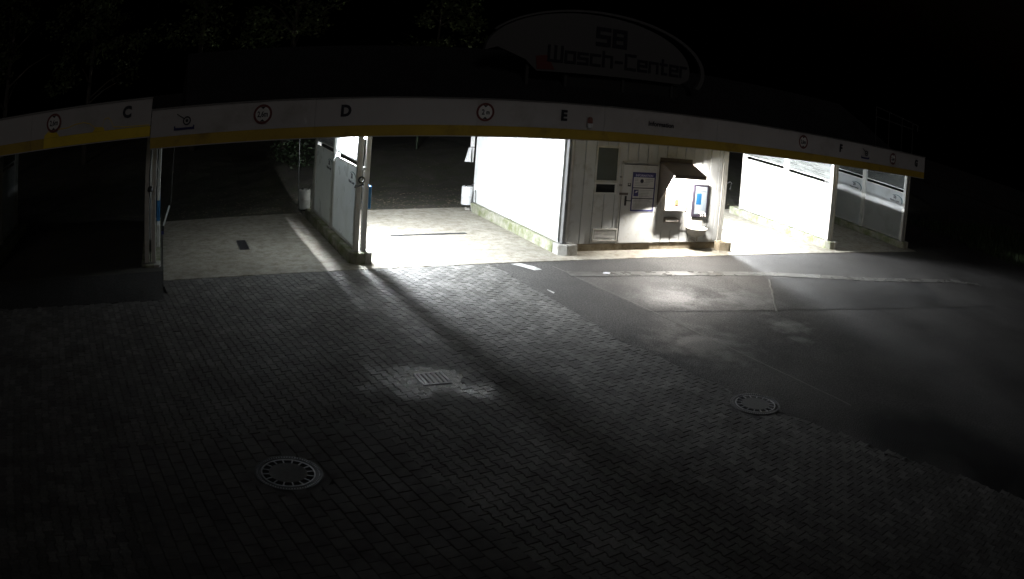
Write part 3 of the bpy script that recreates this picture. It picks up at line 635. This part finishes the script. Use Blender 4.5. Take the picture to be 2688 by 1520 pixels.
part('lock', B(11.94, 11.955, HY - .208, HY - .2005, 1.17, 1.27), M_BLACK, cb); part('lock', MB().lathe((11.948, HY - .2005, 1.29), [(.018, 0), (.018, -.01)], 14, 'y'), M_GREY, cb)
part('coin_slot', B(12.11, 12.21, HY - .21, HY - .2005, 1.32, 1.40), M_STEEL, cb)
part('keypad', B(12.09, 12.215, HY - .207, HY - .2005, 1.15, 1.30), mat('orange key', (.42, .16, .05), .5), cb)
m = MB()
for k in range(3): m.box(12.10, 12.20, HY - .211, HY - .2075, 1.165 + k * .045, 1.18 + k * .045)
part('key_row', m, M_BLACKP, cb)['kind'] = 'stuff'
tr = part('coin_tray', MB().prism([(11.92, HY - .0125, .83), (11.92, HY - .12, .80), (11.92, HY - .13, .74), (11.92, HY - .0125, .69)], (.40, 0, 0)), M_STEEL, t, bevel=.006)
part('tray_mouth', B(11.95, 12.29, HY - .126, HY - .1205, .755, .79), M_BLACK, tr)
# lit display poster and basin
t = thing('display_board', 'dark framed price display with blue picture right of the token machine', 'display', (13.03, HY, 1.26))
part('case', B(12.79, 13.29, HY - .06, HY + .003, .85, 1.68), M_FRAME, t, bevel=.008)
part('sheet', B(12.85, 13.23, HY - .064, HY - .0605, .93, 1.63), mat('sheet pale', (.20, .225, .245), .4), t)
part('blue_picture', B(12.88, 13.05, HY - .066, HY - .0645, 1.17, 1.46), M_PIC2, t); part('heading', B(12.88, 13.19, HY - .066, HY - .0645, 1.50, 1.515), M_FRAME, t)
part('heading', B(12.88, 13.19, HY - .066, HY - .0645, 1.53, 1.60), M_PIC1, t)
m = MB()
for k in range(5): m.box(13.09, 13.14, HY - .066, HY - .0645, 1.44 - k * .035, 1.46 - k * .035)
for k in range(7): m.box(13.10, 13.19, HY - .066, HY - .0645, 1.22 - k * .03, 1.23 - k * .03)
part('print_rows', m, mat('blue grey print', (.2, .25, .32), .5), t)['kind'] = 'stuff'
for k in range(3): part('hook', MB().tube([(13.0 + k * .075, HY - .065, .98), (13.02 + k * .075, HY - .12, .95), (13.03 + k * .075, HY - .13, .88)], .012, 6), M_PORC, t)
t = thing('wash_basin', 'small white wall basin with drain pipe beneath the display', 'basin', (12.95, 1.15, .2))
def bowl(x0, x1, yb, dpt, z, n=18):
    pts = []
    for k in range(n + 1):
        a = math.pi * k / n; pts.append(((x0 + x1) / 2 - math.cos(a) * (x1 - x0) / 2, yb - dpt * (math.sin(a) ** .55), z))
    return pts
m = MB(); rings = []
for s, z in ((1.0, .60), (1.03, .575), (.98, .55), (.80, .44), (.45, .36)):
    c = 12.95; r_ = [(c + (x - c) * s, HY - (HY - y) * s, z) for x, y, _ in bowl(12.66, 13.24, HY - .002, .36, 0)]
    b = len(m.v); m.v += r_; rings.append(b)
n = 19
for a, b in zip(rings, rings[1:]):
    for k in range(n - 1): m.f.append((a + k, a + k + 1, b + k + 1, b + k))
    m.f.append((a + n - 1, a, b, b + n - 1))
m.f.append(tuple(range(rings[0], rings[0] + n))); m.f.append(tuple(range(rings[-1], rings[-1] + n)))
part('bowl', m, M_PORC, t, smooth=True)
part('drain_pipe', MB().tube([(12.98, HY - .12, .37), (12.98, HY - .12, .25), (12.95, HY - .12, .22), (12.91, HY - .12, .22), (12.89, HY - .12, .26), (12.88, HY - .05, .27), (12.88, HY, .27)], .018, 8), M_STEEL, t)
part('splash_back', B(12.72, 13.2, HY - .02, HY + .003, .603, .82), M_PORC, t, bevel=.006)
part('hose', MB().tube([(13.15, HY - .1, .90), (13.24, HY - .14, .78), (13.27, HY - .12, .66), (13.25, HY - .1, .60)], .01, 6), M_BLACK, t)

# ================================================================ LAMPS
def bay_lamp(label, x0, x1, y0, y1, z, m):
    t = thing('strip_light', label, 'lamp', ((x0 + x1) / 2, (y0 + y1) / 2, z), 'strip lights under the canopy')
    part('housing', B(x0 - .01, x1 + .01, y0 - .02, y1 + .02, z + .002, z + .06), M_WHITE, t, bevel=.005)
    part('hanger', B((x0 + x1) / 2 - .02, (x0 + x1) / 2 + .02, (y0 + y1) / 2 - .3, (y0 + y1) / 2 + .3, z + .061, 2.949), M_GREY, t)
    part('tube', B(x0, x1, y0, y1, z - .08, z), m, t)
bay_lamp('lit strip light glowing above the wall between bays D and E', 4.40, 4.52, 1.58, 2.9, 2.62, M_LAMPE)
bay_lamp('lit strip light hidden above bay F beside the service room', 14.24, 14.36, 2.5, 3.9, 2.62, M_LAMPF)

# ================================================================ SMALL THINGS IN THE BAYS
def canister(x, y, z, label, wallx):
    t = thing('soap_canister', label, 'canister', (x, y, z), 'white canisters at the rear of the bays')
    part('barrel', MB().lathe((x, y, z), [(.15, 0), (.165, .015), (.165, .24), (.17, .255), (.165, .27), (.165, .49), (.15, .51), (.04, .515)], 28), M_PVC, t, smooth=True)
    part('cap', MB().lathe((x - .06, y, z + .513), [(.035, 0), (.035, .03)], 14), M_BLACK, t)
    part('base_ring', MB().lathe((x, y, z - .035), [(.15, 0), (.16, .034)], 24), M_BLACK, t)
    part('bracket', B(x - .04, x + .2, y - .04, y + .04, 0.01, z - .036), M_KERBEND, t)
    part('hose', MB().tube([(x + .08, y - .05, z + .5), (x + .16, y - .08, z + .62), (x + .30, y - .12, z + .80), (x + .40, y - .16, z + .85), (x + .45, y - .2, z + .80), (wallx, y - .22, z + .60)], .017, 8), M_BLACK, t)
canister(4.19, 6.3, .22, 'white canister with black hose at the back of bay D', 4.5)
canister(8.90, 6.4, .17, 'white canister at the rear corner of floodlit bay E', 9.05)
canister(17.95, 6.5, .2, 'white canister half hidden by the service house in bay F', 18.3)
solo('hanging_hose', MB().tube([(3.33, 3.0, 2.95), (3.34, 3, 2.4), (3.37, 3, 1.7), (3.40, 3.05, 1.1), (3.46, 3.2, .78), (3.62, 3.6, .62)], .012, 8), M_BLACK, 'thin hose hanging from the canopy in bay D near canister', 'hose', (3.33, 3, 2.95), smooth=True)
solo('hanging_hose', MB().tube([(.25, 4, 2.95), (.24, 4, 2.3), (.22, 4, 1.5), (.20, 4, .95), (.15, 3.9, .8)], .011, 8), M_BLACK, 'thin hose hanging beside the post wall of bay C', 'hose', (.25, 4, 2.95), smooth=True)
t = thing('wash_brush', 'white handled brush leaning at the left side of bay D', 'brush', (0.0, 3.4, .5))
part('handle', MB().tube([(.0, 3.5, .55), (.16, 3.5, 1.02)], .022, 8), M_PVC, t); part('head', B(-.06, .02, 3.44, 3.56, .44, .56), M_BLACK, t, bevel=.01); part('bristles', B(-.055, .015, 3.45, 3.55, .36, .439), M_NAVY, t)
t = thing('wall_box', 'white drop pipe and box on the rear corner of bay E', 'box', (9.0, 6.5, 1.3))
part('upper_pipe', B(8.94, 9.03, 6.44, 6.53, 1.35, 2.9), M_WHITE, t, bevel=.006); part('lower_box', MB().prism([(8.80, 6.44, 1.36), (8.99, 6.44, 1.36), (8.97, 6.44, 1.75), (8.90, 6.44, 1.75)], (0, .1, 0)), M_PVC, t); part('clamp', B(8.89, 9.035, 6.43, 6.54, 1.77, 1.79), M_BLACK, t)
solo('hose_loop', MB().tube([(8.98, 6.3, .75), (9.0, 6.25, .5), (8.94, 6.2, .2), (8.88, 6.1, .05), (8.97, 6.05, .03), (9.0, 6.05, .3), (9.0, 6.1, .62)], .011, 8), M_BLACK, 'thin black hose looped on the kerb beside bay E canister', 'hose', (8.98, 6.3, .03), smooth=True)
# floor drains
def floor_grate(label, x0, x1, y0, y1, z, bars, along='x'):
    t = thing('floor_drain', label, 'drain', ((x0 + x1) / 2, (y0 + y1) / 2, z))
    part('pit', B(x0, x1, y0, y1, z + .0005, z + .002), M_PIT, t)
    m = MB(); f = .02; m.box(x0, x1, y0, y0 + f, z + .0025, z + .010); m.box(x0, x1, y1 - f, y1, z + .0025, z + .010); m.box(x0, x0 + f, y0 + f, y1 - f, z + .0025, z + .010); m.box(x1 - f, x1, y0 + f, y1 - f, z + .0025, z + .010)
    part('frame', m, M_IRON, t)
    for k in range(bars):
        if along == 'x': y = y0 + f + (y1 - y0 - 2 * f) * (k + .5) / bars; part('bar', B(x0 + f, x1 - f, y - .008, y + .008, z + .0026, z + .009), M_IRON, t)
        else: x = x0 + f + (x1 - x0 - 2 * f) * (k + .5) / bars; part('bar', B(x - .008, x + .008, y0 + f, y1 - f, z + .0026, z + .009), M_IRON, t)
    return t
floor_grate('square dark floor grate in the middle of bay D', 1.97, 2.22, 2.87, 3.80, .015, 9)
floor_grate('long slot drain across the floor of bay E', 5.80, 7.72, 3.44, 3.56, .015, 2)
floor_grate('long slot drain across the floor of bay F', 14.3, 16.2, 3.44, 3.56, .015, 2)

# ================================================================ MANHOLES, GULLY
def manhole(c, label, collar):
    x, y = c; t = thing('manhole_cover', label, 'manhole cover', (x, y, 0), 'round manhole covers in the yard')
    part('collar', MB().lathe((x, y, -.03), [(.5, 0), (.5, .0335)], 48), collar, t)
    part('frame_ring', MB().lathe((x, y, 0.005), [(.393, 0), (.393, .009), (.378, .0105), (.372, .009), (.372, .003), (.352, .003), (.352, .0075), (.335, .0075), (.333, .003), (.315, .002), (.30, .002)], 64), M_IRON, t)
    part('cover_ring', MB().lathe((x, y, 0.008), [(.314, 0), (.314, .0075), (.298, .0075), (.296, 0)], 64, cap=False), M_IRON2, t)
    m = MB()
    for k in range(72):
        a = 2 * math.pi * k / 72; ca, sa = math.cos(a), math.sin(a)
        m.prism([(x + ca * r - sa * q, y + sa * r + ca * q, 0) for r, q in ((.353, -.007), (.371, -.007), (.371, .007), (.353, .007))], (0, 0, .0072 + .009))
    part('stud_ring', m, M_IRON2, t)['kind'] = 'stuff'
    m = MB()
    for k in range(16):
        a = 2 * math.pi * k / 16; ca, sa = math.cos(a), math.sin(a)
        m.prism([(x + ca * r - sa * q, y + sa * r + ca * q, .008) for r, q in ((.222, -.008), (.297, -.008), (.297, .008), (.222, .008))], (0, 0, .008))
    part('spoke_ring', m, M_IRON2, t)['kind'] = 'stuff'
    part('vent_recess', MB().lathe((x, y, -0.003), [(.31, 0), (.31, .0104)], 48), M_PIT, t)
    part('cover_plate', MB().lathe((x, y, 0.008), [(.222, 0), (.222, .007), (.208, .008), (.205, .0065)], 48), M_MHC, t)
manhole(MH1, 'round manhole cover in the square slab patch at lower left', M_SLAB); manhole(MH2, 'round manhole cover in the pavers at right beside the asphalt', M_ASPH)
gx, gy = GUL; gz = -.03
t = thing('yard_gully', 'wet glinting gully grate set in the pavers', 'drain', (gx, gy, gz))
part('mortar_bed', MB().prism([(gx + .30 * math.cos(a) * (1 + random.uniform(-.16, .16)), gy + .29 * math.sin(a) * (1 + random.uniform(-.12, .12)), gz - .02) for a in [2 * math.pi * k / 22 for k in range(22)]], (0, 0, .026)), mat('broken mortar', (.16, .155, .15), .3, var=.3, scale=14, bump=1.0, bscale=26, rvar=.15, rscale=9), t)
part('pit', B(gx - .19, gx + .19, gy - .19, gy + .19, gz + .0065, gz + .008), M_PIT, t)
m = MB(); f = .035
for a in (B(gx - .21, gx + .21, gy - .21, gy - .21 + f, gz + .0062, gz + .022), B(gx - .21, gx + .21, gy + .21 - f, gy + .21, gz + .0062, gz + .022), B(gx - .21, gx - .21 + f, gy - .21 + f, gy + .21 - f, gz + .0062, gz + .022), B(gx + .21 - f, gx + .21, gy - .21 + f, gy + .21 - f, gz + .0062, gz + .022)):
    b = len(m.v); m.v += a.v; m.f += [tuple(b + k for k in q) for q in a.f]
part('frame', m, M_IRON2, t, bevel=.003)
for k in range(5):
    x = gx - .14 + k * .07; part('bar', B(x - .02, x + .02, gy - .175, gy + .175, gz + .0085, gz + .021), M_IRON2, t, bevel=.004)
# puddle around the gully
pts = []
for k in range(40):
    a = 2 * math.pi * k / 40; r = 1 + .16 * math.sin(3 * a + 1) + .09 * math.sin(7 * a) + random.uniform(-.05, .05); pts.append((gx - .30 + .75 * r * math.cos(a), gy - .02 + .55 * r * math.sin(a), -.017))
o = struct('puddle', MB().poly(pts), M_WET)

# ================================================================ YARD BITS
solo('paper_scrap', MB().poly([(9.16, -.43, .012), (9.30, -.47, .010), (9.36, -.41, .02), (9.26, -.38, .028), (9.20, -.375, .018)]), M_PAPER, 'white paper scrap lying on the asphalt before the service house', 'litter', (9.25, -.41, .01))
struct('paint_patch', MB().poly([(7.55, .62, .006), (7.78, .63, .006), (7.95, .35, .006), (8.0, .08, .006), (7.82, .05, .006), (7.72, .3, .006)]), M_LINE)
sheet('paint_patch', [(7.26, -1.35), (7.42, -1.30), (7.46, -1.5), (7.34, -1.62), (7.25, -1.5)], .006, M_LINE)
def leaf_mass(mb, c, rx, ry, rz, n, s, shell=.45):
    for _ in range(n):
        while True:
            d = Vector((random.uniform(-1, 1), random.uniform(-1, 1), random.uniform(-1, 1)))
            if shell < d.length < 1: break
        p = Vector((c[0] + d.x * rx, c[1] + d.y * ry, c[2] + d.z * rz)); a = Vector((random.gauss(0, 1), random.gauss(0, 1), random.gauss(0, .6))).normalized(); b = a.cross(Vector((random.gauss(0, 1), random.gauss(0, 1), random.gauss(0, 1)))).normalized()
        k = s * random.uniform(.6, 1.3); a *= k; b *= k * .55
        mb.poly([tuple(p - a), tuple(p + b), tuple(p + a), tuple(p - b)])
for k, (x, y) in enumerate(((8.30, -9.20), (8.36, -9.55), (8.52, -9.86))):
    m = MB(); prof = [(.0, -.01), (.03, -.005), (.04, .012), (.03, .028), (.0, .032)]; m.lathe((x, y, 0), prof, 9, cap=False)
    for q in range(len(m.v)): v = m.v[q]; j = 1 + .25 * math.sin(q * 12.9 + k * 3); m.v[q] = (x + (v[0] - x) * j * 1.2, y + (v[1] - y) * j, v[2])
    solo('edge_stone', m, M_MHC, ['small pale stone at the far tip of the dark patch', 'small pale stone in the middle of three beside the dark patch', 'small pale stone nearest the camera beside the dark patch'][k], 'stone', (x, y, 0), smooth=True, group='stones at the paving edge')
# dark tyre-scuffed mortar stain kerb at the slab patch corner
m = MB(); u, v = -.15, -.22; pts = []
for k in range(18):
    a = 2 * math.pi * k / 18; x, y = rot(-.42 + .36 * math.cos(a) * (1 + .15 * math.sin(5 * a)), -.12 + .10 * math.sin(a) * (1 + .2 * math.sin(3 * a))); pts.append((ORG[0] + x, ORG[1] + y, .007))
struct('mortar_smear', MB().poly(pts), mat('wet mortar', (.05, .048, .045), .8, var=.4, scale=9, bump=.6, bscale=40))

# grass verge at the far right, leaf litter behind the bays
m = MB()
for _ in range(9000):
    x = random.uniform(29.5, 44); y = random.uniform(-4.2, 6) ; 
    if y < -2.2 + abs(x - 31.5) * -.25 + .6: continue
    h = random.uniform(.12, .42) * (1.6 if random.random() < .15 else 1); a = random.uniform(0, 6.28); dx, dy = math.cos(a) * .014, math.sin(a) * .014; lx, ly = random.gauss(0, .09), random.gauss(0, .09)
    m.poly([(x - dx, y - dy, 0), (x + dx, y + dy, 0), (x + lx, y + ly, h)])
o = solo('grass', m, M_GRASS, 'rough green grass verge at the far right', 'grass'); o['kind'] = 'stuff'
struct('verge_soil', MB().poly([(29.8, 6, .004), (29.9, -1.2, .004), (31.5, -2.0, .004), (45, -4.5, .004), (45, 6, .004)]), M_EARTH)
m = MB()
for _ in range(2600):
    x = random.uniform(-4, 20); y = 6.8 + abs(random.gauss(0, 2.2)); z = bank(x, y) + .012; s = random.uniform(.015, .05); a = random.uniform(0, 3.14)
    m.poly([(x + s * math.cos(a), y + s * math.sin(a), z + .01), (x - s * .5 * math.sin(a), y + s * .5 * math.cos(a), z), (x - s * math.cos(a), y - s * math.sin(a), z + .012), (x + s * .5 * math.sin(a), y - s * .5 * math.cos(a), z + .004)])
o = solo('leaf_litter', m, M_LITTER, 'scattered fallen leaves on the dark ground behind the bays', 'leaves'); o['kind'] = 'stuff'

# ================================================================ TREES behind the bays
def tree(label, x, y, h, r, cr, nl=2200, lean=0.0):
    z0 = bank(x, y) - .1; t = thing('tree', label, 'tree', (x, y, z0), 'trees behind the wash bays')
    m = MB().tube([(x, y, z0), (x + lean * .3, y, z0 + h * .25), (x + lean * .6, y + .1, z0 + h * .55), (x + lean, y, z0 + h * .9)], r, 10, r * .35)
    for k in range(7):
        a = random.uniform(0, 6.28); zz = z0 + h * random.uniform(.38, .75); q = random.uniform(.5, .9) * cr
        m.tube([(x + lean * .5, y, zz), (x + lean * .5 + math.cos(a) * q * .5, y + math.sin(a) * q * .5, zz + q * .35), (x + lean * .5 + math.cos(a) * q, y + math.sin(a) * q, zz + q * .55)], r * .3, 6, r * .08)
    part('trunk', m, M_BARK, t, smooth=True)
    m = MB()
    for k in range(26):
        a = random.uniform(0, 6.28); q = cr * random.uniform(.1, .95); zz = z0 + h * random.uniform(.5, 1.08); c = (x + lean + math.cos(a) * q, y + math.sin(a) * q * .8, zz)
        leaf_mass(m, c, random.uniform(.5, 1.0), random.uniform(.5, 1.0), random.uniform(.35, .7), nl // 26, .10, .2)
    part('crown', m, M_LEAF, t)
tree('tree with pale trunk seen through dark bay C', -4.2, 18, 7.0, .16, 2.8)
tree('tree with its trunk seen at the upper right of bay D', 5.45, 18, 8.5, .18, 3.2, 2600)
tree('tree with trunk and green leaves seen through bay E', 11.9, 18, 7.5, .10, 2.4)
tree('leafy tree over the left canopy at the top left corner', -8.5, 16, 8.0, .18, 3.2)
tree('leafy tree rising above the roof left of letter D', 1.2, 17, 9.0, .18, 3.0, 2600)
# low hedge behind bay D
m = MB()
for k in range(7): leaf_mass(m, (5.1 + random.gauss(0, .5), 13.5 + random.gauss(0, .6), 1.0 + random.uniform(-.35, .45)), .5, .45, .4, 80, .06, .1)
solo('shrub', m, M_SHRUB, 'green shrub behind the rear post of bay D', 'shrub', (5.1, 13.5, .3))
m = MB()
for k in range(10): leaf_mass(m, (10.1 + random.gauss(0, .5), 14.5 + random.gauss(0, .5), 2.3 + random.uniform(-.4, .5)), .4, .4, .35, 70, .06, .1)
m.tube([(10.1, 14.5, .4), (10.15, 14.5, 2.3)], .04, 6)
solo('shrub', m, M_SHRUB, 'green shrub on the bank seen through bay E', 'shrub', (10.1, 14.5, .5))
